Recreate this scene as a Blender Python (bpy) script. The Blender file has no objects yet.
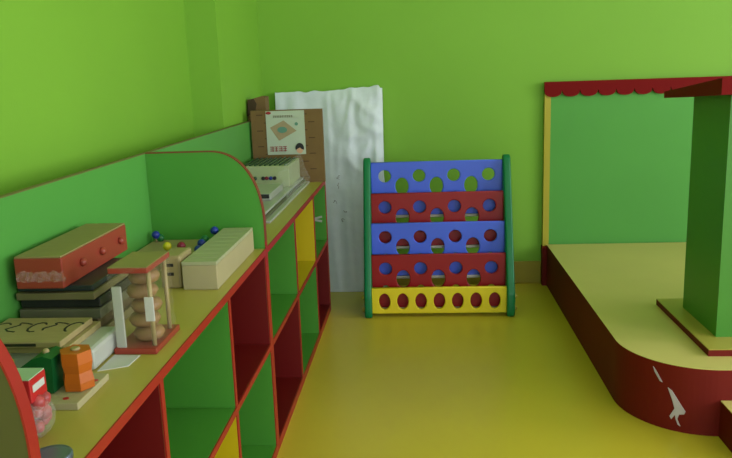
import bpy, bmesh, math, random
from mathutils import Vector, Matrix, noise
random.seed(7)
scene = bpy.context.scene
COL = scene.collection
PI = math.pi

# ------------------------------------------------------------------ materials
def lin(c):
    c = c / 255.0
    return c / 12.92 if c <= 0.04045 else ((c + 0.055) / 1.055) ** 2.4

def mat(name, rgb, rough=0.5, var=0.06, scale=6.0, spec=0.4, bump=0.0, bscale=60.0, alpha=1.0, metal=0.0, stretch=(1, 1, 1)):
    m = bpy.data.materials.new(name)
    m.use_nodes = True
    nt = m.node_tree
    b = nt.nodes['Principled BSDF']
    base = [lin(c) for c in rgb]
    tc = nt.nodes.new('ShaderNodeTexCoord')
    mp = nt.nodes.new('ShaderNodeMapping')
    mp.inputs['Scale'].default_value = stretch
    nt.links.new(tc.outputs['Object'], mp.inputs['Vector'])
    n = nt.nodes.new('ShaderNodeTexNoise')
    n.inputs['Scale'].default_value = scale
    n.inputs['Detail'].default_value = 3
    nt.links.new(mp.outputs['Vector'], n.inputs['Vector'])
    r = nt.nodes.new('ShaderNodeValToRGB')
    r.color_ramp.elements[0].position = 0.3
    r.color_ramp.elements[1].position = 0.7
    r.color_ramp.elements[0].color = [min(1, c * (1 - var)) for c in base] + [1]
    r.color_ramp.elements[1].color = [min(1, c * (1 + var)) for c in base] + [1]
    nt.links.new(n.outputs['Fac'], r.inputs['Fac'])
    nt.links.new(r.outputs['Color'], b.inputs['Base Color'])
    b.inputs['Roughness'].default_value = rough
    b.inputs['Specular IOR Level'].default_value = spec
    b.inputs['Metallic'].default_value = metal
    b.inputs['Alpha'].default_value = alpha
    if bump:
        n2 = nt.nodes.new('ShaderNodeTexNoise')
        n2.inputs['Scale'].default_value = bscale
        nt.links.new(tc.outputs['Object'], n2.inputs['Vector'])
        bp = nt.nodes.new('ShaderNodeBump')
        bp.inputs['Strength'].default_value = bump
        bp.inputs['Distance'].default_value = 0.004
        nt.links.new(n2.outputs['Fac'], bp.inputs['Height'])
        nt.links.new(bp.outputs['Normal'], b.inputs['Normal'])
    return m

M = {}
M['wall'] = mat('lime wall paint', (121, 176, 54), 0.6, 0.02, 2.0, 0.3, 0.08, 120)
M['ceil'] = mat('white ceiling paint', (225, 228, 215), 0.8, 0.02)
M['floor'] = mat('yellow vinyl floor', (199, 182, 55), 0.3, 0.04, 1.6, 0.45, 0.02, 30)
M['base'] = mat('tan baseboard', (150, 140, 40), 0.5, 0.05)
M['green'] = mat('green laminate', (69, 138, 46), 0.4, 0.025, 3.0, 0.4)
M['bluegreen'] = mat('green back laminate', (80, 154, 65), 0.4, 0.025, 3.0, 0.4)
M['board'] = mat('green display board', (84, 157, 68), 0.6, 0.03, 2.0, 0.25)
M['deepgreen'] = mat('deep green laminate', (70, 144, 50), 0.45, 0.03, 3.0)
M['red'] = mat('red edge banding', (147, 30, 24), 0.45, 0.05)
M['cellred'] = mat('dark red laminate', (100, 12, 8), 0.45, 0.05, 3.0)
M['stagered'] = mat('red painted board', (108, 22, 14), 0.6, 0.06, 4.0, 0.2)
M['headred'] = mat('crimson painted board', (114, 9, 8), 0.65, 0.04, 4.0, 0.12)
M['olivepanel'] = mat('olive laminate', (81, 78, 41), 0.45, 0.04, 3.0)
M['dulledge'] = mat('dull brown edge banding', (112, 104, 62), 0.5, 0.05)
M['dimred'] = mat('brown red edge banding', (123, 52, 37), 0.5, 0.05)
M['faintink'] = mat('grey ink', (96, 104, 104), 0.7, 0.05)
M['yellow'] = mat('yellow laminate', (188, 172, 16), 0.42, 0.03, 3.0)
M['topyellow'] = mat('yellow worktop laminate', (171, 161, 72), 0.38, 0.03, 3.0)
M['stageyellow'] = mat('pale yellow stage top', (203, 191, 113), 0.4, 0.035, 3.0)
M['stripyellow'] = mat('yellow trim board', (172, 162, 44), 0.5, 0.03)
M['rackgreen'] = mat('green plastic', (0, 118, 69), 0.35, 0.03)
M['rackblue'] = mat('periwinkle blue plastic', (73, 105, 230), 0.38, 0.03)
M['rackred'] = mat('red plastic', (145, 15, 16), 0.38, 0.03)
M['rackyellow'] = mat('yellow plastic', (226, 208, 36), 0.38, 0.03)
M['paleplastic'] = mat('pale plastic', (214, 216, 190), 0.4, 0.03)
M['boltyellow'] = mat('cream yellow plastic', (185, 172, 75), 0.4, 0.03)
M['wrap'] = mat('white plastic wrapping', (208, 222, 226), 0.36, 0.04, 14, 0.5, 0.35, 26)
M['ink'] = mat('black ink', (34, 36, 40), 0.7, 0.05)
M['card'] = mat('brown cardboard', (114, 90, 51), 0.8, 0.06, 18)
M['cardprint'] = mat('dark brown print', (75, 52, 27), 0.8, 0.05)
M['carddark'] = mat('dark cardboard', (65, 51, 30), 0.85, 0.1, 14)
M['labelwhite'] = mat('white label paper', (177, 191, 170), 0.55, 0.02)
M['labeltan'] = mat('printed tan', (158, 143, 110), 0.6, 0.05, 30)
M['labelteal'] = mat('printed teal', (92, 140, 122), 0.6, 0.05)
M['labelred'] = mat('printed red', (150, 36, 44), 0.6, 0.05)
M['skinprint'] = mat('printed skin tone', (206, 164, 132), 0.6, 0.03)
M['toyred'] = mat('red painted wood', (143, 58, 43), 0.38, 0.04)
M['toytop'] = mat('olive tan wood', (137, 127, 80), 0.5, 0.05, 20, stretch=(1, 6, 1))
M['wood'] = mat('pale wood', (154, 142, 96), 0.5, 0.06, 20, stretch=(1, 5, 1))
M['woodtan'] = mat('tan turned wood', (137, 108, 69), 0.5, 0.08, 20)
M['cream'] = mat('cream wood', (166, 159, 119), 0.5, 0.03, 12)
M['creamtop'] = mat('cream painted lid', (161, 167, 129), 0.45, 0.02, 12)
M['white'] = mat('white paper', (189, 193, 186), 0.6, 0.02)
M['greywhite'] = mat('greyish white plastic', (170, 176, 164), 0.4, 0.03)
M['slate'] = mat('dark slate card', (38, 47, 47), 0.45, 0.08)
M['olive'] = mat('olive board', (105, 100, 64), 0.5, 0.08)
M['darkboard'] = mat('blackish board', (36, 39, 33), 0.5, 0.08)
M['greyboard'] = mat('grey green board', (95, 96, 74), 0.5, 0.08)
M['brownboard'] = mat('brown board', (81, 70, 46), 0.5, 0.08)
M['orange'] = mat('orange painted wood', (177, 92, 21), 0.4, 0.05)
M['toygreen'] = mat('dark green painted wood', (10, 83, 38), 0.4, 0.05)
M['lime'] = mat('lime painted wood', (127, 162, 33), 0.4, 0.05)
M['bagred'] = mat('red printed carton', (176, 33, 38), 0.35, 0.04)
M['pinkpieces'] = mat('red plastic pieces', (167, 70, 70), 0.35, 0.3, 60)
M['mint'] = mat('pale mint card', (158, 188, 158), 0.5, 0.03)
M['metal'] = mat('blue grey tin', (110, 126, 150), 0.3, 0.08, 20, 0.5, metal=0.6)
M['blue'] = mat('blue painted bead', (29, 52, 145), 0.35, 0.04)
M['beadred'] = mat('crimson painted bead', (127, 24, 50), 0.35, 0.04)
M['beadyellow'] = mat('yellow painted bead', (193, 188, 33), 0.35, 0.04)
M['beadgreen'] = mat('green painted bead', (19, 101, 50), 0.35, 0.04)
M['bar'] = mat('dark green bars', (45, 77, 53), 0.45, 0.05)
M['palegreen'] = mat('pale green tray', (164, 176, 134), 0.5, 0.04)
M['film'] = mat('clear plastic film', (225, 232, 222), 0.15, 0.0, 6, 0.6, 0.5, 30, alpha=0.14)
M['thinfilm'] = mat('thin clear film', (190, 180, 150), 0.2, 0.0, 6, 0.5, 0.4, 30, alpha=0.07)
M['peel'] = mat('bare greyish filler', (186, 178, 184), 0.7, 0.06, 30)
M['glass'] = mat('window frame paint', (230, 232, 228), 0.4, 0.02)

# ------------------------------------------------------------------ mesh helpers
class MB:
    def __init__(s):
        s.bm = bmesh.new(); s.mats = []
    def _mi(s, m):
        if m is None: return 0
        if m not in s.mats: s.mats.append(m)
        return s.mats.index(m)
    def box(s, x0, x1, y0, y1, z0, z1, bev=0.0, m=None, rot=0.0, seg=2):
        c = Vector(((x0 + x1) / 2, (y0 + y1) / 2, (z0 + z1) / 2))
        mx = Matrix.Translation(c) @ Matrix.Rotation(rot, 4, 'Z') @ Matrix.Diagonal((abs(x1 - x0), abs(y1 - y0), abs(z1 - z0), 1))
        r = bmesh.ops.create_cube(s.bm, size=1, matrix=mx)
        vs = r['verts']
        fs = list({f for v in vs for f in v.link_faces})
        if bev > 0:
            es = list({e for v in vs for e in v.link_edges})
            q = bmesh.ops.bevel(s.bm, geom=es, offset=bev, segments=seg, affect='EDGES', profile=0.5)
            fs = [f for f in s.bm.faces if f in set(q['faces']) or f in set(fs) and f.is_valid]
        if m is not None:
            i = s._mi(m)
            for f in fs:
                if f.is_valid: f.material_index = i
        return s
    def prism(s, pts, axis, a, b, m=None):
        """closed polygon pts (2D) extruded along axis from a to b. axis X: (y,z); Y: (x,z); Z: (x,y)"""
        def P(p, t):
            return {'X': (t, p[0], p[1]), 'Y': (p[0], t, p[1]), 'Z': (p[0], p[1], t)}[axis]
        va = [s.bm.verts.new(P(p, a)) for p in pts]
        vb = [s.bm.verts.new(P(p, b)) for p in pts]
        n = len(pts); i = s._mi(m)
        fs = [s.bm.faces.new(va), s.bm.faces.new(vb[::-1])]
        for k in range(n):
            fs.append(s.bm.faces.new((va[k], vb[k], vb[(k + 1) % n], va[(k + 1) % n])))
        for f in fs: f.material_index = i
        bmesh.ops.recalc_face_normals(s.bm, faces=fs)
        return s
    def strip(s, pts, axis, a, b, t, m=None):
        """a band of thickness t lying on the outside of an open path, between a and b on axis"""
        out = []
        for k, p in enumerate(pts):
            p0 = pts[max(0, k - 1)]; p1 = pts[min(len(pts) - 1, k + 1)]
            d = Vector((p1[0] - p0[0], p1[1] - p0[1])).normalized()
            out.append((p[0] + d.y * t, p[1] - d.x * t))
        return s.prism(list(pts) + out[::-1], axis, a, b, m)
    def lathe(s, prof, c, n=24, m=None):
        rings = []
        for r, z in prof:
            rings.append([s.bm.verts.new((c[0] + r * math.cos(2 * PI * k / n), c[1] + r * math.sin(2 * PI * k / n), c[2] + z)) for k in range(n)])
        fs = []
        for a, b in zip(rings, rings[1:]):
            for k in range(n):
                fs.append(s.bm.faces.new((a[k], a[(k + 1) % n], b[(k + 1) % n], b[k])))
        fs.append(s.bm.faces.new(rings[0][::-1])); fs.append(s.bm.faces.new(rings[-1]))
        i = s._mi(m)
        for f in fs: f.material_index = i; f.smooth = True
        fs[-1].smooth = fs[-2].smooth = False
        return s
    def ball(s, c, r, m=None, sc=(1, 1, 1), n=14):
        mx = Matrix.Translation(c) @ Matrix.Diagonal((sc[0], sc[1], sc[2], 1))
        q = bmesh.ops.create_uvsphere(s.bm, u_segments=n, v_segments=max(6, n * 2 // 3), radius=r, matrix=mx)
        i = s._mi(m)
        for f in {f for v in q['verts'] for f in v.link_faces}: f.smooth = True; f.material_index = i
        return s
    def tube(s, pts, r, n=8, m=None):
        pts = [Vector(p) for p in pts]
        rings = []
        for k, p in enumerate(pts):
            d = (pts[min(k + 1, len(pts) - 1)] - pts[max(k - 1, 0)]).normalized()
            u = d.orthogonal().normalized(); v = d.cross(u)
            if rings:
                pu = s._pu - d * s._pu.dot(d); u = pu.normalized(); v = d.cross(u)
            s._pu = u
            rings.append([s.bm.verts.new(p + u * (r * math.cos(2 * PI * j / n)) + v * (r * math.sin(2 * PI * j / n))) for j in range(n)])
        i = s._mi(m); fs = []
        for a, b in zip(rings, rings[1:]):
            for j in range(n):
                f = s.bm.faces.new((a[j], a[(j + 1) % n], b[(j + 1) % n], b[j])); f.smooth = True; fs.append(f)
        fs.append(s.bm.faces.new(rings[0][::-1])); fs.append(s.bm.faces.new(rings[-1]))
        for f in fs: f.material_index = i
        return s
    def quad(s, *vs, m=None):
        f = s.bm.faces.new([s.bm.verts.new(v) for v in vs]); f.material_index = s._mi(m)
        return s
    def build(s, name, m=None, parent=None):
        me = bpy.data.meshes.new(name)
        bmesh.ops.recalc_face_normals(s.bm, faces=s.bm.faces[:])
        s.bm.to_mesh(me); s.bm.free()
        if s.mats:
            for x in s.mats: me.materials.append(M[x])
        else:
            me.materials.append(M[m])
        return link(name, me, parent)

def link(name, me, parent=None):
    o = bpy.data.objects.new(name, me); COL.objects.link(o)
    if parent is not None:
        o.parent = parent
        bpy.context.view_layer.update()
        o.matrix_parent_inverse = parent.matrix_world.inverted()
    return o

def thing(name, label, cat, loc, group=None):
    o = bpy.data.objects.new(name, None); COL.objects.link(o)
    o.location = loc; o.empty_display_size = 0.05
    bpy.context.view_layer.update()
    return tag(o, label, cat, group)

def tag(o, label, cat, group=None):
    o['label'] = label; o['category'] = cat
    if group: o['group'] = group
    return o

def struct(o):
    o['kind'] = 'structure'; return o

def plate(outline, holes, t, bev=0.004):
    """flat plate with real holes, drawn in XZ, thickness t along Y (front at y=0): returns a mesh"""
    cu = bpy.data.curves.new('tmp', 'CURVE'); cu.dimensions = '2D'; cu.fill_mode = 'BOTH'
    for loop in [outline] + holes:
        sp = cu.splines.new('POLY'); sp.points.add(len(loop) - 1); sp.use_cyclic_u = True
        for p, q in zip(sp.points, loop): p.co = (q[0], q[1], 0, 1)
    cu.extrude = t / 2 - bev; cu.bevel_depth = bev; cu.bevel_resolution = 1; cu.offset = -bev
    o = bpy.data.objects.new('tmp', cu); COL.objects.link(o)
    bpy.context.view_layer.update()
    me = bpy.data.meshes.new_from_object(o.evaluated_get(bpy.context.evaluated_depsgraph_get()))
    bpy.data.objects.remove(o); bpy.data.curves.remove(cu)
    me.transform(Matrix.Translation((0, t / 2, 0)) @ Matrix.Rotation(PI / 2, 4, 'X'))
    return me

def ellipse(cx, cz, rx, rz, n=28):
    return [(cx + rx * math.cos(2 * PI * k / n), cz + rz * math.sin(2 * PI * k / n)) for k in range(n)]

# ------------------------------------------------------------------ the room
YB = 4.16; XL = -1.0; XR = 3.9; YR = -3.4; ZC = 2.9
struct(MB().box(XL - 0.2, XR + 0.2, YR, YB + 0.2, -0.1, 0).build('floor', 'floor'))
struct(MB().box(XL - 0.2, XR + 0.2, YR, YB + 0.2, ZC, ZC + 0.1).build('ceiling', 'ceil'))
struct(MB().box(XL - 0.2, XR + 0.2, YB, YB + 0.2, 0, ZC).build('wall_back', 'wall'))
# left wall with the projecting pilaster in the far corner
struct(MB().prism([(XL - 0.2, YR), (XL, YR), (XL, 3.29), (-0.866, 3.29), (-0.866, YB), (XL - 0.2, YB)], 'Z', 0, ZC).build('wall_left', 'wall'))
# right wall with three window openings
w = MB()
wins = [(-2.9, -1.3), (-0.7, 0.9), (1.5, 3.0)]
ZW0, ZW1 = 0.5, 2.45
w.box(XR, XR + 0.2, YR, YB, 0, ZW0).box(XR, XR + 0.2, YR, YB, ZW1, ZC)
ys = [YR] + [v for ab in wins for v in ab] + [YB]
for a, b in zip(ys[::2], ys[1::2]): w.box(XR, XR + 0.2, a, b, ZW0, ZW1)
struct(w.build('wall_right', 'wall'))
for k, (a, b) in enumerate(wins):
    f = MB(); t = 0.05; c = (a + b) / 2
    f.box(XR + 0.05, XR + 0.1, a, a + t, ZW0, ZW1).box(XR + 0.05, XR + 0.1, b - t, b, ZW0, ZW1)
    f.box(XR + 0.05, XR + 0.1, c - t / 2, c + t / 2, ZW0, ZW1)
    f.box(XR + 0.05, XR + 0.1, a, b, ZW0, ZW0 + t).box(XR + 0.05, XR + 0.1, a, b, ZW1 - t, ZW1)
    struct(f.build('window_%d' % (k + 1), 'glass'))
struct(MB().box(-0.866, 0.655, YB - 0.012, YB, 0, 0.128, 0.003).build('baseboard_back', 'base'))

# ------------------------------------------------------------------ cubby cabinets
T = 0.678; XF = -0.484; XBK = -0.833; MID = 0.365; TH = 0.02
def shoulder():
    pts = [(XF, 0.0), (XF, 0.70)]
    cx, cz, rx, rz = -0.640, 0.745, XF + 0.640, 0.233
    for k in range(0, 19):
        a = PI / 2 * k / 18
        e = 0.9
        pts.append((cx + rx * math.cos(a) ** e, cz + rz * math.sin(a) ** e))
    pts.append((XBK, 0.978))
    return pts
def cabinet(y0, y1, cuts, cells, label, pm, em):
    t = thing('cubby_cabinet', label, 'cabinet', ((XF + XBK) / 2, (y0 + y1) / 2, 0), 'cubby cabinets along the left wall')
    # tall end panel with the rounded shoulder, red banding along its edge
    sh = shoulder()
    p = MB().prism(sh + [(XBK, 0.0)], 'Y', y0, y0 + TH).build('end_panel', pm, t)
    MB().strip(sh[1:], 'Y', y0 - 0.0008, y0 + TH + 0.0008, 0.003).build('edge_banding', em, p)
    MB().strip([(XF, 0), (XF, 0.7)], 'Y', y0 - 0.0008, y0 + TH + 0.0008, 0.003).build('edge_banding', 'red', p)
    # back panel rising behind the worktop
    b = MB().box(XBK - 0.016, XBK, y0, y1, 0, 0.978).build('back_panel', 'bluegreen', t)
    MB().box(XBK - 0.0165, XBK + 0.0006, y0, y1, 0.978, 0.980).build('edge_banding', 'dulledge', b)
    # worktop
    ys = [y0 + TH] + list(cuts) + [y1]
    w = MB().box(XBK, XF, y0 + TH, y1, T - 0.018, T).build('worktop', 'topyellow', t)
    MB().box(XF, XF + 0.003, y0 + TH, y1 + 0.0005, T - 0.0185, T + 0.0005).build('edge_banding', 'red', w)
    # far end panel
    e = MB().box(XBK, XF, y1 - 0.016, y1, 0, T - 0.018).build('side_panel', 'green', t)
    MB().box(XF, XF + 0.003, y1 - 0.0165, y1, 0, T - 0.018).build('edge_banding', 'red', e)
    for c in cuts:
        u = MB().box(XBK, XF, c - 0.008, c + 0.008, 0.03, T - 0.018).build('upright', 'green', t)
        MB().box(XF, XF + 0.003, c - 0.0085, c + 0.0085, 0.03, T - 0.018).build('edge_banding', 'red', u)
    s = MB().box(XBK, XF, y0 + TH, y1 - 0.016, MID - 0.008, MID + 0.008).build('middle_shelf', 'green', t)
    MB().box(XF + 0.0004, XF + 0.0034, y0 + TH, y1 - 0.016, MID - 0.009, MID + 0.009).build('edge_banding', 'red', s)
    s = MB().box(XBK, XF, y0 + TH, y1 - 0.016, 0.012, 0.03).build('bottom_board', 'green', t)
    MB().box(XF + 0.0004, XF + 0.0034, y0 + TH, y1 - 0.016, 0.0, 0.031).build('edge_banding', 'red', s)
    # coloured cubby linings: open-front boxes
    lo = [y0 + TH] + [c + 0.008 for c in cuts]; hi = [c - 0.008 for c in cuts] + [y1 - 0.016]
    for (a, bb, (ctop, cbot)) in zip(lo, hi, cells):
        for (za, zb, cc) in ((MID + 0.008, T - 0.018, ctop), (0.03, MID - 0.008, cbot)):
            k = 0.002; m = MB(); xf = XF - 0.0005
            m.box(XBK, XBK + k, a, bb, za, zb)
            m.box(XBK, xf, a, a + k, za, zb).box(XBK, xf, bb - k, bb, za, zb)
            m.box(XBK, xf, a, bb, za, za + k).box(XBK, xf, a, bb, zb - k, zb)
            m.build('cubby_lining', cc, t)
    return t
cabinet(0.812, 2.225, (1.262, 1.765), (('cellred', 'green'), ('green', 'yellow'), ('cellred', 'green')),
        'nearer cubby cabinet holding the red box, wooden tower and cream box', 'olivepanel', 'red')
far_cab = cabinet(2.227, 3.715, (2.765, 3.275), (('green', 'cellred'), ('yellow', 'green'), ('green', 'cellred')),
        'farther cubby cabinet holding the brown carton and wrapped trays by the corner', 'deepgreen', 'dimred')
# white sticker inside the last green cubby
s = MB(); yy = 3.6945
for a, b in (((0, 0), (0.0, 0.03)), ((0, 0.015), (0.05, 0.028)), ((0, 0.015), (0.05, 0.004))):
    d = Vector((b[0] - a[0], b[1] - a[1])).normalized(); n = Vector((-d.y, d.x)) * 0.005
    q = [(-0.555 + a[0] + n.x, 0.465 + a[1] + n.y), (-0.555 + b[0] + n.x, 0.465 + b[1] + n.y), (-0.555 + b[0] - n.x, 0.465 + b[1] - n.y), (-0.555 + a[0] - n.x, 0.465 + a[1] - n.y)]
    s.prism(q, 'Y', yy, yy + 0.002)
s = s.build('sticker', 'greywhite', far_cab); s['label'] = 'white sticker in the end cubby'

# ------------------------------------------------------------------ plastic book rack
RX0, RX1 = -0.259, 0.403
rack = thing('book_rack', 'plastic picture-book rack with blue, red and yellow perforated tiers and green sides', 'rack', (0.08, 3.8, 0))
def side(x0, x1):
    # slanted side: rounded front edge drawn in (y, z)
    pts = [(3.560, 0.0), (3.550, 0.03), (3.552, 0.12), (3.575, 0.17), (3.772, 0.735), (3.785, 0.762), (3.81, 0.772), (3.835, 0.76), (3.845, 0.72), (3.845, 0.6), (3.87, 0.06), (3.865, 0.0)]
    m = MB().prism(pts, 'X', x0, x1)
    bmesh.ops.bevel(m.bm, geom=[e for e in m.bm.edges], offset=0.009, segments=3, affect='EDGES', profile=0.5)
    o = m.build('side_panel', 'rackgreen', rack)
    for p in o.data.polygons: p.use_smooth = True
    o.data.set_sharp_from_angle(angle=math.radians(40))
    return o
side(RX0 - 0.036, RX0 + 0.001); side(RX1 - 0.001, RX1 + 0.038)
W_ = RX1 - RX0; cx = (RX0 + RX1) / 2
tiers = [('rackred', 3.632, 0.305), ('rackblue', 3.685, 0.454), ('rackred', 3.740, 0.596), ('rackblue', 3.797, 0.746)]
for cm, y, zt in tiers:
    h = 0.272
    holes = []
    for k in range(4):
        x = RX0 + W_ * (0.105 + 0.263 * k)
        holes.append(ellipse(x, zt - 0.072, 0.032, 0.032)); holes.append(ellipse(x, zt - 0.177, 0.020, 0.020))
    for k in range(3):
        holes.append(ellipse(RX0 + W_ * (0.105 + 0.263 * (k + 0.5)), zt - 0.125, 0.034, 0.045))
    me = plate([(RX0, zt - h), (RX1, zt - h), (RX1, zt), (RX0, zt)], holes, 0.02)
    me.materials.clear(); me.materials.append(M[cm])
    o = link('tier_panel', me, None); o.location = (0, y, 0); bpy.context.view_layer.update()
    o.parent = rack; o.matrix_parent_inverse = rack.matrix_world.inverted()
    MB().tube([(RX0, y + 0.012, zt - h - 0.009), (RX1, y + 0.012, zt - h - 0.009)], 0.008, 10).build('support_rod', 'paleplastic', rack)
holes = [ellipse(RX0 + W_ * (0.095 + 0.136 * k), 0.080, 0.028, 0.041) for k in range(7)]
me = plate([(RX0, 0.018), (RX1, 0.018), (RX1, 0.150), (RX0, 0.150)], holes, 0.022)
me.materials.clear(); me.materials.append(M['rackyellow'])
o = link('tier_panel', me, None); o.location = (0, 3.577, 0); bpy.context.view_layer.update()
o.parent = rack; o.matrix_parent_inverse = rack.matrix_world.inverted(); o['label'] = 'yellow bottom panel with seven oval holes'
for x, d in ((RX0 - 0.036, -1), (RX1 + 0.038, 1)):
    for z in (0.04, 0.10):
        MB().ball((x + d * 0.003, 3.59, z), 0.014, sc=(0.8, 1, 1)).build('bolt', 'boltyellow', rack)

# ------------------------------------------------------------------ wrapped panel leaning in the corner
wp = thing('wrapped_package', 'tall flat package in crinkled white plastic wrapping leaning against the back wall', 'panel', (-0.5, 4.03, 0))
def wrapped():
    bm = bmesh.new(); NX, NZ = 60, 100
    x0, x1, z1, th = -0.785, -0.205, 1.105, 0.045
    def front(u, v):
        x = x0 + (x1 - x0) * u; z = z1 * v
        d = 0.005 * noise.noise((x * 6, z * 2.2, 1.3)) + 0.0035 * (1 - abs(noise.noise((x * 17, z * 1.6, 4.1))) * 2)
        k = min(1, max(0, u - 0.42) / 0.3) * min(1, max(0, v - 0.42) / 0.25)
        q = 1 - 2.2 * abs(noise.noise((x * 7 + z * 6, z * 3.2 - x * 3.2, 2.2)))
        q2 = 1 - 2.2 * abs(noise.noise((x * 13 - z * 4, z * 9 + x * 5, 6.1)))
        d += k * (0.012 * q + 0.006 * q2 + 0.006)
        e = min(u, 1 - u, v * 2, (1 - v) * 1.6)
        d *= min(1, e * 12 + 0.25)
        wob = 0.006 * noise.noise((v * 9, 3.0, 0)) * (1 if u > 0.5 else 0.4) * abs(u - 0.5) * 2
        top = 0.0
        if v > 0.97: top = 0.008 * noise.noise((u * 12, 8.0, 0)) + 0.022 * max(0, u - 0.5) * 2 * (1 if u < 0.975 else 0.3)
        return (x + wob + (-0.01 * (1 - u) if 0 else 0), -d, z + top)
    F = [[bm.verts.new(front(i / NX, j / NZ)) for i in range(NX + 1)] for j in range(NZ + 1)]
    B = [[bm.verts.new((F[j][i].co.x, th, F[j][i].co.z)) for i in range(NX + 1)] for j in range(NZ + 1)]
    for j in range(NZ):
        for i in range(NX):
            bm.faces.new((F[j][i], F[j][i + 1], F[j + 1][i + 1], F[j + 1][i]))
            bm.faces.new((B[j][i], B[j + 1][i], B[j + 1][i + 1], B[j][i + 1]))
    for j in range(NZ):
        bm.faces.new((F[j][0], F[j + 1][0], B[j + 1][0], B[j][0])); bm.faces.new((F[j][NX], B[j][NX], B[j + 1][NX], F[j + 1][NX]))
    for i in range(NX):
        bm.faces.new((F[0][i], B[0][i], B[0][i + 1], F[0][i + 1])); bm.faces.new((F[NZ][i], F[NZ][i + 1], B[NZ][i + 1], B[NZ][i]))
    for f in bm.faces: f.smooth = True
    bmesh.ops.recalc_face_normals(bm, faces=bm.faces[:])
    return bm
TILT = Matrix.Translation((0, 4.02, 0.002)) @ Matrix.Rotation(-math.atan2(0.085, 1.1), 4, 'X')
m = MB(); m.bm.free(); m.bm = wrapped(); m.bm.transform(TILT)
o = m.build('wrapping', 'wrap', wp); o.data.set_sharp_from_angle(angle=math.radians(50))
# handwritten marks: (x, z) pen strokes on the wrapping
def scrib(cx, cz, s, seed):
    r = random.Random(seed); hw = MB(); p = Vector((cx, 0, cz)); pts = [p]
    for k in range(7):
        p = p + Vector((r.uniform(-0.6, 0.6), 0, r.uniform(-0.75, 0.45))) * s
        pts.append(p)
    hw.tube([TILT @ Vector((q.x, -0.0075, q.z)) for q in pts], 0.0014, 5)
    hw.build('handwritten_mark', 'faintink', wp)
for c in ((-0.445, 0.65, 0.016, 3), (-0.452, 0.61, 0.012, 4), (-0.487, 0.50, 0.016, 5), (-0.42, 0.45, 0.018, 6), (-0.428, 0.405, 0.014, 8), (-0.365, 0.58, 0.012, 9)): scrib(*c)

# ------------------------------------------------------------------ cartons at the far end
ca = thing('game_carton', 'flat brown carton with white picture label standing on the far cabinet end', 'carton', (-0.65, 3.655, T))
CX0, CX1, CY, CZ1 = -0.822, -0.474, 3.64, 1.031
pm = MB().box(CX0, CX1, CY, CY + 0.034, T, CZ1, 0, 'card')
for r in range(9):
    for c in range(5):
        x = CX0 + 0.028 + c * 0.072 + (0.036 if r % 2 else 0); z = T + 0.025 + r * 0.038
        if x + 0.03 < CX1 - 0.004: pm.box(x, x + 0.030, CY - 0.0008, CY, z, z + 0.004, 0, 'cardprint')
pm.build('box_body', None, ca)
LX0, LX1, LZ0, LZ1 = -0.748, -0.560, 0.816, 1.027
lb = MB().box(LX0, LX1, CY - 0.002, CY - 0.0004, LZ0, LZ1).build('picture_label', 'labelwhite', ca)
yl = CY - 0.0026
def flat(name, polys, m, parent):
    q = MB()
    for p in polys: q.prism(p, 'Y', yl - 0.0006, yl + 0.0006)
    return q.build(name, m, parent)
gx, gz = -0.668, 0.936
flat('printed_game_board', [[(gx - 0.062, gz + 0.012), (gx + 0.006, gz + 0.045), (gx + 0.068, gz - 0.006), (gx - 0.020, gz - 0.052)]], 'labeltan', lb)
yl -= 0.0008
flat('printed_circle', [ellipse(gx - 0.002, gz + 0.0, 0.024, 0.015)], 'labelteal', lb)
flat('printed_dot', [ellipse(-0.600, 0.963, 0.008, 0.008)], 'labelteal', lb)
flat('red_corner_mark', [ellipse(-0.734, 1.018, 0.013, 0.007)], 'labelred', lb)
def glyphs(x, z, w, h, n, seed):
    r = random.Random(seed); out = []
    for k in range(n):
        gx0 = x + k * w * 1.2
        for j in range(3):
            zz = z + h * (0.1 + 0.4 * j); out.append([(gx0, zz), (gx0 + w, zz), (gx0 + w, zz + h * 0.14), (gx0, zz + h * 0.14)])
        vx = gx0 + w * r.choice((0.15, 0.45, 0.75)); out.append([(vx, z), (vx + w * 0.16, z), (vx + w * 0.16, z + h), (vx, z + h)])
    return out
flat('printed_title', glyphs(-0.712, 0.995, 0.009, 0.010, 9, 2), 'olive', lb)
flat('printed_red_characters', glyphs(-0.735, 0.831, 0.018, 0.024, 4, 5), 'labelred', lb)
flat('printed_child_face', [ellipse(-0.589, 0.842, 0.017, 0.022)], 'skinprint', lb)
yl -= 0.0008
hair = [(-0.589 + 0.021 * math.cos(a), 0.846 + 0.025 * math.sin(a)) for a in [PI * 1.12 - k * PI * 1.24 / 16 for k in range(17)]]
flat('printed_child_hair', [hair + [(-0.581, 0.842), (-0.588, 0.848), (-0.598, 0.844)]], 'ink', lb)
# second carton: tall, narrow, open and creased at the top, standing on the floor behind the cabinet end
cb = thing('tall_carton', 'narrow dark brown carton with torn top in the corner behind the picture carton', 'carton', (-0.81, 3.78, 0))
MB().prism([(-0.862, 0), (-0.768, 0), (-0.768, 1.092), (-0.785, 1.097), (-0.822, 1.088), (-0.838, 1.074), (-0.858, 1.082)], 'Y', 3.75, 3.84).build('box_body', 'card', cb)
MB().prism([(-0.861, 1.0), (-0.822, 1.02), (-0.812, 1.06), (-0.826, 1.087), (-0.852, 1.078)], 'Y', 3.742, 3.751).build('torn_flap', 'carddark', cb)

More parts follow.
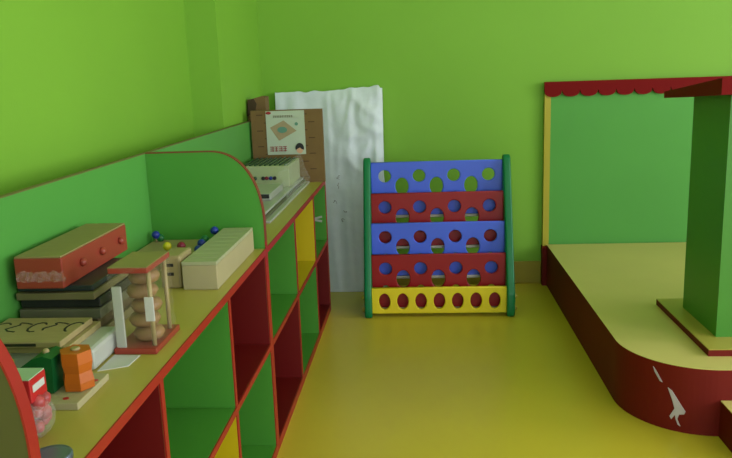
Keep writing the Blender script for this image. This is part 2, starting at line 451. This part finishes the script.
# ------------------------------------------------------------------ stage, backdrop, step, post
Z0 = 0.23; SX = 0.68; SY = 2.335; SR = 1.0
arc = [(SX + 0.27 - 0.27 * math.cos(a), SY + 0.285 - 0.285 * math.sin(a)) for a in [PI / 2 * k / 24 for k in range(25)]]
path = [(SX, 4.12)] + arc + [(3.2, SY)]
stage = thing('play_stage', 'low play stage with pale yellow top and rounded dark red front corner', 'stage', (1.9, 3.2, 0))
MB().prism(path + [(3.2, 4.12)], 'Z', 0, Z0 - 0.002).build('front_fascia', 'stagered', stage)
inner = [(p[0], p[1]) for p in path]
MB().prism(inner + [(3.2, 4.12)], 'Z', Z0 - 0.002, Z0).build('stage_top', 'stageyellow', stage)
peel = MB()
def on_arc(pts, off):
    return [(p[0] - off * nx, p[1] - off * ny, p[2]) for p in pts for (nx, ny) in [normal(p)]]
def normal(p):
    v = Vector(((SX + 0.27 - p[0]) / 0.27 ** 2, (SY + 0.285 - p[1]) / 0.285 ** 2)).normalized()
    return v.x, v.y
def patch(pts):
    f = [peel.bm.verts.new(p) for p in on_arc(pts, 0.0025)]; b = [peel.bm.verts.new(p) for p in on_arc(pts, -0.004)]
    n = len(pts); peel.bm.faces.new(f); peel.bm.faces.new(b[::-1])
    for k in range(n): peel.bm.faces.new((f[k], b[k], b[(k + 1) % n], f[(k + 1) % n]))
patch([(0.756, 2.422, 0.208), (0.766, 2.412, 0.192), (0.780, 2.398, 0.162), (0.774, 2.404, 0.164), (0.760, 2.418, 0.192)])
patch([(0.795, 2.387, 0.148), (0.806, 2.379, 0.140), (0.817, 2.372, 0.122), (0.831, 2.364, 0.098), (0.845, 2.3575, 0.076), (0.842, 2.359, 0.066),
       (0.828, 2.366, 0.062), (0.824, 2.368, 0.045), (0.833, 2.363, 0.022), (0.826, 2.367, 0.026), (0.819, 2.371, 0.045), (0.817, 2.372, 0.058), (0.808, 2.378, 0.040), (0.803, 2.381, 0.050),
       (0.810, 2.376, 0.068), (0.815, 2.373, 0.080), (0.808, 2.378, 0.108)])
o = peel.build('peeled_patch', 'peel', stage); o['label'] = 'greyish patch of peeled paint'
bd = thing('stage_backdrop', 'green backdrop board with yellow edge and scalloped crimson header on the back wall', 'backdrop', (1.9, 4.14, 0))
MB().box(0.692, 3.2, 4.135, 4.157, 0.0, 1.05).build('green_board', 'board', bd)
MB().box(0.659, 0.692, 4.128, 4.157, Z0 - 0.01, 1.05, 0.001).build('yellow_edge', 'stripyellow', bd)
MB().box(0.655, 0.679, 4.10, 4.157, 0, Z0 - 0.01).build('base_block', 'stagered', bd)
sp = []; sw = 0.0935; k = 0
x = 0.655
while x < 3.2:
    for j in range(9):
        a = PI * j / 8
        sp.append((x + sw / 2 - sw / 2 * math.cos(a) * 0.96, 1.063 - 0.031 * math.sin(a) ** 0.8))
    x += sw
sp += [(sp[-1][0], 1.112), (0.655, 1.112)]
MB().prism(sp, 'Y', 4.118, 4.134).build('scalloped_header', 'headred', bd)
# step in front of the stage
stp = thing('stage_step', 'low step with yellow top and dark red side against the stage front', 'step', (1.3, 2.15, 0))
prof = [(0.945, SY - 0.001), (0.945, 2.22)] + [(0.945 + 0.16 - 0.16 * math.cos(a), 2.22 - 0.17 * math.sin(a)) for a in [PI / 2 * k / 12 for k in range(1, 13)]] + [(1.9, 2.05), (1.9, SY - 0.001)]
MB().prism(prof, 'Z', 0, 0.122).build('riser', 'stagered', stp)
MB().prism(prof, 'Z', 0.122, 0.125).build('tread', 'stageyellow', stp)
# green post on the stage
post = thing('stage_post', 'square green post with red-edged yellow base and sloping red cap on the stage', 'post', (1.2, 2.74, Z0))
b = MB().box(0.942, 1.50, 2.45, 3.02, Z0, Z0 + 0.022).build('base_slab', 'stagered', post)
MB().box(0.942, 1.50, 2.45, 3.02, Z0 + 0.022, Z0 + 0.025).build('base_top', 'topyellow', b)
MB().box(1.008, 1.42, 2.567, 2.905, Z0 + 0.025, 1.083).build('shaft', 'green', post)
cap = MB()
v = [(0.935, 2.458, 1.091), (0.935, 2.458, 1.1425), (0.935, 3.02, 1.0845), (0.935, 3.02, 1.0605)]
va = [cap.bm.verts.new(p) for p in v]; vb = [cap.bm.verts.new((1.50, p[1], p[2])) for p in v]
cap.bm.faces.new(va); cap.bm.faces.new(vb[::-1])
for k in range(4): cap.bm.faces.new((va[k], vb[k], vb[(k + 1) % 4], va[(k + 1) % 4]))
cap.build('cap', 'headred', post)

# ------------------------------------------------------------------ things on the nearer cabinet
# red box on the stack
rb = thing('toy_box', 'red wooden toy box with olive lid and round side knobs on the board stack', 'box', (-0.757, 1.55, 0.796))
MB().box(-0.812, -0.714, 1.40, 1.735, 0.797, 0.859, 0.002).build('box_body', 'toyred', rb)
MB().box(-0.811, -0.715, 1.401, 1.734, 0.859, 0.863, 0.001).build('lid', 'toytop', rb)
for y in (1.485, 1.585, 1.69):
    MB().ball((-0.710, y, 0.829), 0.009, sc=(0.9, 1, 1)).build('knob', 'toyred', rb)
pw = MB(); n = 16
rows = []
for j in range(4):
    rows.append([pw.bm.verts.new((-0.806 + 0.1 * i / n, 1.396 - 0.008 * random.random(), 0.813 + 0.007 * j + 0.006 * noise.noise((i * 0.6, j, 3)))) for i in range(n + 1)])
for j in range(3):
    for i in range(n): pw.bm.faces.new((rows[j][i], rows[j][i + 1], rows[j + 1][i + 1], rows[j + 1][i]))
pwo = pw.build('plastic_wrap', 'film', rb)
# stack of boards below it
spec = [('slate', 0.013, -0.668, 1.425, 'dark slate board topmost of the stack, directly under the red toy box'),
        ('olive', 0.016, -0.662, 1.415, 'olive board second from the top under the red toy box'),
        ('darkboard', 0.020, -0.658, 1.43, 'blackish board third from the top under the red toy box'),
        ('greyboard', 0.022, -0.655, 1.42, 'grey-green board fourth from the top under the red toy box'),
        ('brownboard', 0.024, -0.664, 1.425, 'brown board fifth from the top under the red toy box'),
        ('olive', 0.021, -0.657, 1.415, 'olive board at the very bottom of the stack under the red toy box')]
z = 0.796
for (cm, h, xr, yf, lab) in spec:
    o = MB().box(-0.825, xr, yf, yf + 0.23, z - h + 0.0015, z, 0.0015).build('puzzle_board', cm)
    tag(o, lab, 'board', 'stacked puzzle boards under the red box'); z -= h
# pale letter boards on a clear-wrapped pad
pad = tag(MB().box(-0.80, -0.604, 1.262, 1.395, T, 0.721, 0.008).build('wrapped_pad', 'greywhite'), 'greyish white wrapped pad under the pale letter board', 'pad')
lb2 = tag(MB().box(-0.815, -0.640, 1.243, 1.385, 0.7215, 0.7335, 0.001).build('wooden_board', 'wood'), 'plain pale wooden board between the letter board and the white pad', 'board')
lt = thing('letter_board', 'pale wooden board with dark characters on its top beside the red toy box stack', 'board', (-0.73, 1.3, 0.734))
MB().box(-0.82, -0.650, 1.235, 1.372, 0.734, 0.746, 0.0015).build('board', 'wood', lt)
ch = MB()
for k in range(5):
    x = -0.805 + k * 0.036
    ch.strip([(x + 0.012 * math.cos(a) + (0.008 * math.sin(3 * a) if k % 2 else 0), 1.315 + 0.024 * math.sin(a)) for a in [PI * (0.2 + 0.13 * j * (1 + 0.2 * (k % 3))) for j in range(9)]], 'Z', 0.746, 0.7466, 0.004)
ch.build('characters', 'darkboard', lt)
MB().box(-0.815, -0.695, 1.2342, 1.2352, 0.7375, 0.7425).build('dark_slot', 'darkboard', lt)
# white sheet
sh = MB(); 
sh.prism([(-0.600, 1.262), (-0.551, 1.285), (-0.548, 1.340), (-0.600, 1.342)], 'Z', T, T + 0.0015)
tag(sh.build('paper_sheet', 'white'), 'small loose white sheet lying flat in front of the wooden tower', 'paper')
# wooden tower
tw = thing('wooden_tower', 'wooden tower toy with red base and red-edged olive roof', 'toy', (-0.56, 1.42, T))
b = MB().box(-0.602, -0.517, 1.345, 1.49, T, T + 0.012, 0.002).build('base', 'toyred', tw)
r = MB().box(-0.600, -0.522, 1.348, 1.480, 0.839, 0.850, 0.002).build('roof', 'toyred', tw)
MB().box(-0.599, -0.523, 1.349, 1.479, 0.850, 0.8515).build('roof_board', 'toytop', r)
for k in range(5):
    MB().lathe([(0.008, 0), (0.026, 0.004), (0.031, 0.014), (0.026, 0.024), (0.008, 0.029)], (-0.552 + 0.003 * (-1) ** k, 1.40, 0.691 + k * 0.029), 20).build('turned_disc', 'woodtan', tw)
for x, y in ((-0.527, 1.365), (-0.592, 1.465), (-0.530, 1.465)):
    MB().tube([(x, y, T + 0.011), (x, y, 0.840)], 0.0045, 10).build('corner_post', 'wood', tw)
MB().box(-0.598, -0.579, 1.352, 1.358, T + 0.010, 0.812, 0.002).build('white_slat', 'greywhite', tw)
MB().box(-0.536, -0.519, 1.355, 1.3585, 0.742, 0.790).build('paper_tag', 'white', tw)
f = MB()
ring = [(-0.600, 1.350), (-0.560, 1.347), (-0.521, 1.350), (-0.518, 1.41), (-0.521, 1.474), (-0.56, 1.478), (-0.600, 1.474), (-0.603, 1.41)]
rows = [[f.bm.verts.new((x + 0.006 * noise.noise((k * 1.7, j * 1.3, 2)), y + 0.005 * noise.noise((k * 2.1, j * 1.1, 9)), T + 0.014 + 0.158 * j / 9)) for k, (x, y) in enumerate(ring)] for j in range(10)]
for j in range(9):
    for k in range(8): f.bm.faces.new((rows[j][k], rows[j][(k + 1) % 8], rows[j + 1][(k + 1) % 8], rows[j + 1][k]))
f.build('plastic_wrap', 'thinfilm', tw)
# cream lidded box
cbx = thing('domino_box', 'long cream wooden box with grooved lid near the front edge before the divider', 'box', (-0.557, 2.0, T))
MB().box(-0.602, -0.513, 1.785, 2.205, T, 0.741, 0.002).build('box_body', 'cream', cbx)
for k in range(9):
    a = 1.785 + k * 0.42 / 9
    MB().box(-0.602, -0.513, a, a + 0.42 / 9 - 0.0035, 0.7412, 0.7505, 0.0012).build('lid_segment', 'creamtop', cbx)
# slotted wood box + peg board behind
sb = thing('slotted_box', 'small pale wooden box with dark slots between the tower and cream box', 'box', (-0.64, 1.86, T))
MB().box(-0.664, -0.609, 1.800, 1.900, T, 0.763, 0.006).build('box_body', 'wood', sb)
for z in (0.735, 0.712): MB().box(-0.648, -0.628, 1.7985, 1.8015, z, z + 0.008).build('slot', 'darkboard', sb)
pb = thing('peg_board', 'pale peg board with coloured ball pegs in the corner against the divider', 'toy', (-0.71, 2.1, T))
MB().box(-0.826, -0.612, 1.985, 2.215, T, 0.714, 0.004).build('board', 'wood', pb)
for (x, y, h, cm) in ((-0.808, 2.185, 0.016, 'blue'), (-0.798, 2.195, 0.004, 'beadgreen'), (-0.723, 2.036, 0.014, 'beadyellow'), (-0.682, 2.036, 0.014, 'beadred'), (-0.632, 2.066, 0.014, 'blue'), (-0.632, 2.10, 0.018, 'beadgreen'), (-0.626, 2.185, 0.026, 'blue'), (-0.624, 2.005, 0.010, 'blue')):
    p = MB().tube([(x, y, 0.713), (x, y, 0.714 + h)], 0.003, 8).build('peg', 'wood', pb)
    MB().ball((x, y, 0.714 + h + 0.006), 0.0125).build('ball', cm, p)
# orange and green blocks on a tile
tl = thing('wooden_tile', 'pale wooden tile carrying the orange and green blocks', 'tile', (-0.63, 1.16, T))
MB().box(-0.695, -0.562, 1.10, 1.225, T, T + 0.0125, 0.0015).build('tile_body', 'cream', tl)
for x, y in ((-0.590, 1.118), (-0.572, 1.192)):
    MB().lathe([(0.005, 0), (0.005, 0.0006)], (x, y, T + 0.0124), 16).build('red_dot', 'bagred', tl)
ob = MB()
prev = None
n = 7; zs = [0.692, 0.705, 0.722, 0.738, 0.758]; rs = [0.027, 0.0275, 0.0245, 0.028, 0.027]
ob.lathe([(r, z) for r, z in zip(rs, zs)], (-0.588, 1.165, 0), 6)
for f in ob.bm.faces: f.smooth = False
orange = thing('orange_block', 'faceted orange wooden block standing on the pale tile', 'block', (-0.591, 1.165, 0.692))
ob.build('block', 'orange', orange)
MB().lathe([(0.008, 0.7575), (0.008, 0.7605), (0.006, 0.762)], (-0.588, 1.165, 0), 12).build('stud', 'wood', orange)
gb = thing('green_block', 'dark green pointed wooden block beside the orange block on the pale tile', 'block', (-0.65, 1.17, 0.692))
g = MB().prism([(-0.618, 0.692), (-0.616, 0.752), (-0.632, 0.757), (-0.650, 0.752), (-0.675, 0.735), (-0.667, 0.724), (-0.650, 0.718), (-0.653, 0.692)], 'Y', 1.135, 1.185)
g.build('block', 'toygreen', gb)
MB().ball((-0.636, 1.158, 0.757), 0.006).build('stud', 'wood', gb)
tag(MB().box(-0.722, -0.699, 1.13, 1.17, T, 0.741, 0.003).build('lime_block', 'lime'), 'small lime green block behind the red carton bag', 'block')
# red bag
bg = thing('toy_bag', 'red carton with pale mint top over a clear bag of red pieces', 'bag', (-0.59, 1.02, T))
c = MB().box(-0.628, -0.572, 0.985, 1.033, 0.742, 0.778, 0.002).build('carton_header', 'bagred', bg)
MB().box(-0.627, -0.573, 0.986, 1.032, 0.778, 0.7795).build('carton_top', 'mint', c)
MB().box(-0.5732, -0.5715, 0.992, 1.026, 0.757, 0.768).build('white_print', 'white', c)
pm = MB()
for k in range(46):
    pm.ball((random.uniform(-0.610, -0.572), random.uniform(0.975, 1.04), random.uniform(0.688, 0.740)), random.uniform(0.008, 0.012), n=8)
pm.build('red_pieces', 'pinkpieces', bg)['kind'] = 'stuff'
f = MB(); f.ball((-0.592, 1.008, 0.711), 0.036, sc=(0.92, 1.28, 0.98), n=26)
for v in f.bm.verts:
    v.co += v.normal * 0.005 * noise.noise(v.co * 60)
    if v.co.z < T + 0.001: v.co.z = T + 0.001
f.build('clear_bag', 'film', bg)
jl = thing('tin', 'blue grey round tin close to the near panel on the cabinet edge', 'tin', (-0.521, 0.928, T))
MB().lathe([(0.026, 0), (0.027, 0.002), (0.027, 0.008)], (-0.521, 0.928, T), 28).build('tin_body', 'metal', jl)
MB().lathe([(0.0285, 0.008), (0.0285, 0.015), (0.027, 0.017), (0.022, 0.015)], (-0.521, 0.928, T), 28).build('lid', 'metal', jl)

# ------------------------------------------------------------------ things on the farther cabinet
spec = [(-0.81, -0.545, 2.62, 3.61, 0.009, 'greywhite', 'pale grey sheet board at the bottom of the flat pile on the far cabinet'),
        (-0.81, -0.565, 2.60, 3.61, 0.010, 'greyboard', 'grey board in the middle of the flat pile on the far cabinet'),
        (-0.81, -0.575, 2.66, 3.61, 0.010, 'greywhite', 'pale board on top of the flat pile on the far cabinet')]
z = T
for x0, x1, y0, y1, h, cm, lab in spec:
    tag(MB().box(x0, x1, y0, y1, z, z + h - 0.0005, 0.001).build('flat_board', cm), lab, 'board', 'flat boards on the far cabinet'); z += h
bt = thing('slider_tray', 'pale tray with a black bar on the flat pile of the far cabinet', 'tray', (-0.69, 2.95, z))
MB().box(-0.80, -0.605, 2.94, 3.22, z, z + 0.028, 0.002).build('tray', 'greywhite', bt)
MB().box(-0.775, -0.609, 2.932, 2.941, z + 0.010, z + 0.026, 0.002).build('black_bar', 'ink', bt)
xt = thing('bar_toy', 'pale green wooden toy with row of dark bars, in front of the picture carton', 'toy', (-0.68, 3.45, z))
MB().box(-0.80, -0.588, 3.30, 3.60, T + 0.029, 0.802, 0.003).build('body', 'palegreen', xt)
for k in range(9):
    x = -0.793 + k * 0.0226
    MB().box(x, x + 0.0085, 3.31, 3.59, 0.8015, 0.809, 0.0015).build('bar', 'bar', xt)
for x, cm in ((-0.768, 'bar'), (-0.742, 'bar'), (-0.706, 'ink'), (-0.690, 'beadred'), (-0.672, 'blue'), (-0.654, 'ink')):
    MB().ball((x, 3.298, 0.748), 0.0085).build('bead', cm, xt)
f = MB()
prof = [(-0.594, 0.822), (-0.583, 0.80), (-0.572, 0.755), (-0.560, 0.722), (-0.548, 0.702)]
rows = []
for j in range(15):
    y = 3.0 + 0.6 * j / 14
    rows.append([f.bm.verts.new((p[0] + 0.010 * noise.noise((y * 12, i, 1)) + 0.010, y, p[1] + 0.006 * noise.noise((y * 15, i, 5)) - 0.05 * max(0, 3.3 - y))) for i, p in enumerate(prof)])
for j in range(14):
    for i in range(len(prof) - 1): f.bm.faces.new((rows[j][i], rows[j][i + 1], rows[j + 1][i + 1], rows[j + 1][i]))
f.build('plastic_wrap', 'film', xt)

# ------------------------------------------------------------------ light
def area(name, loc, rot, sx, sy, energy, col=(1, 1, 1)):
    l = bpy.data.lights.new(name, 'AREA'); l.shape = 'RECTANGLE'; l.size = sx; l.size_y = sy; l.energy = energy; l.color = col
    o = bpy.data.objects.new(name, l); COL.objects.link(o); o.location = loc; o.rotation_euler = rot
    return o
for k, (a, b) in enumerate(wins):
    area('window_daylight', (XR + 0.03, (a + b) / 2, (ZW0 + ZW1) / 2), (0, PI / 2, 0), ZW1 - ZW0 - 0.1, b - a - 0.1, 50, (1.0, 0.95, 1.08))
wd = bpy.data.worlds.new('World'); scene.world = wd; wd.use_nodes = True
bg_ = wd.node_tree.nodes['Background']
bg_.inputs['Color'].default_value = (0.92, 0.92, 1.05, 1); bg_.inputs['Strength'].default_value = 2.3

# ------------------------------------------------------------------ camera
cam = bpy.data.cameras.new('camera'); co = bpy.data.objects.new('camera', cam); COL.objects.link(co)
cam.sensor_width = 36; cam.lens = 754.5 / 732 * 36; cam.clip_start = 0.05
p, y, r = [math.radians(a) for a in (-11.803, 4.406, 1.981)]
R = Matrix.Rotation(y, 3, 'Z') @ Matrix.Rotation(p, 3, 'X') @ Matrix.Rotation(r, 3, 'Y')
mw = Matrix.Identity(4)
X, Y, Z = R.col[0], R.col[1], R.col[2]
for i in range(3): mw[i][0] = X[i]; mw[i][1] = Z[i]; mw[i][2] = -Y[i]
mw[2][3] = 1.2
co.matrix_world = mw
scene.camera = co
vs = scene.view_settings
scene.display_settings.display_device = 'sRGB'
vs.view_transform = 'Standard'; vs.look = 'None'; vs.gamma = 1; vs.exposure = 0.0; vs.use_curve_mapping = False
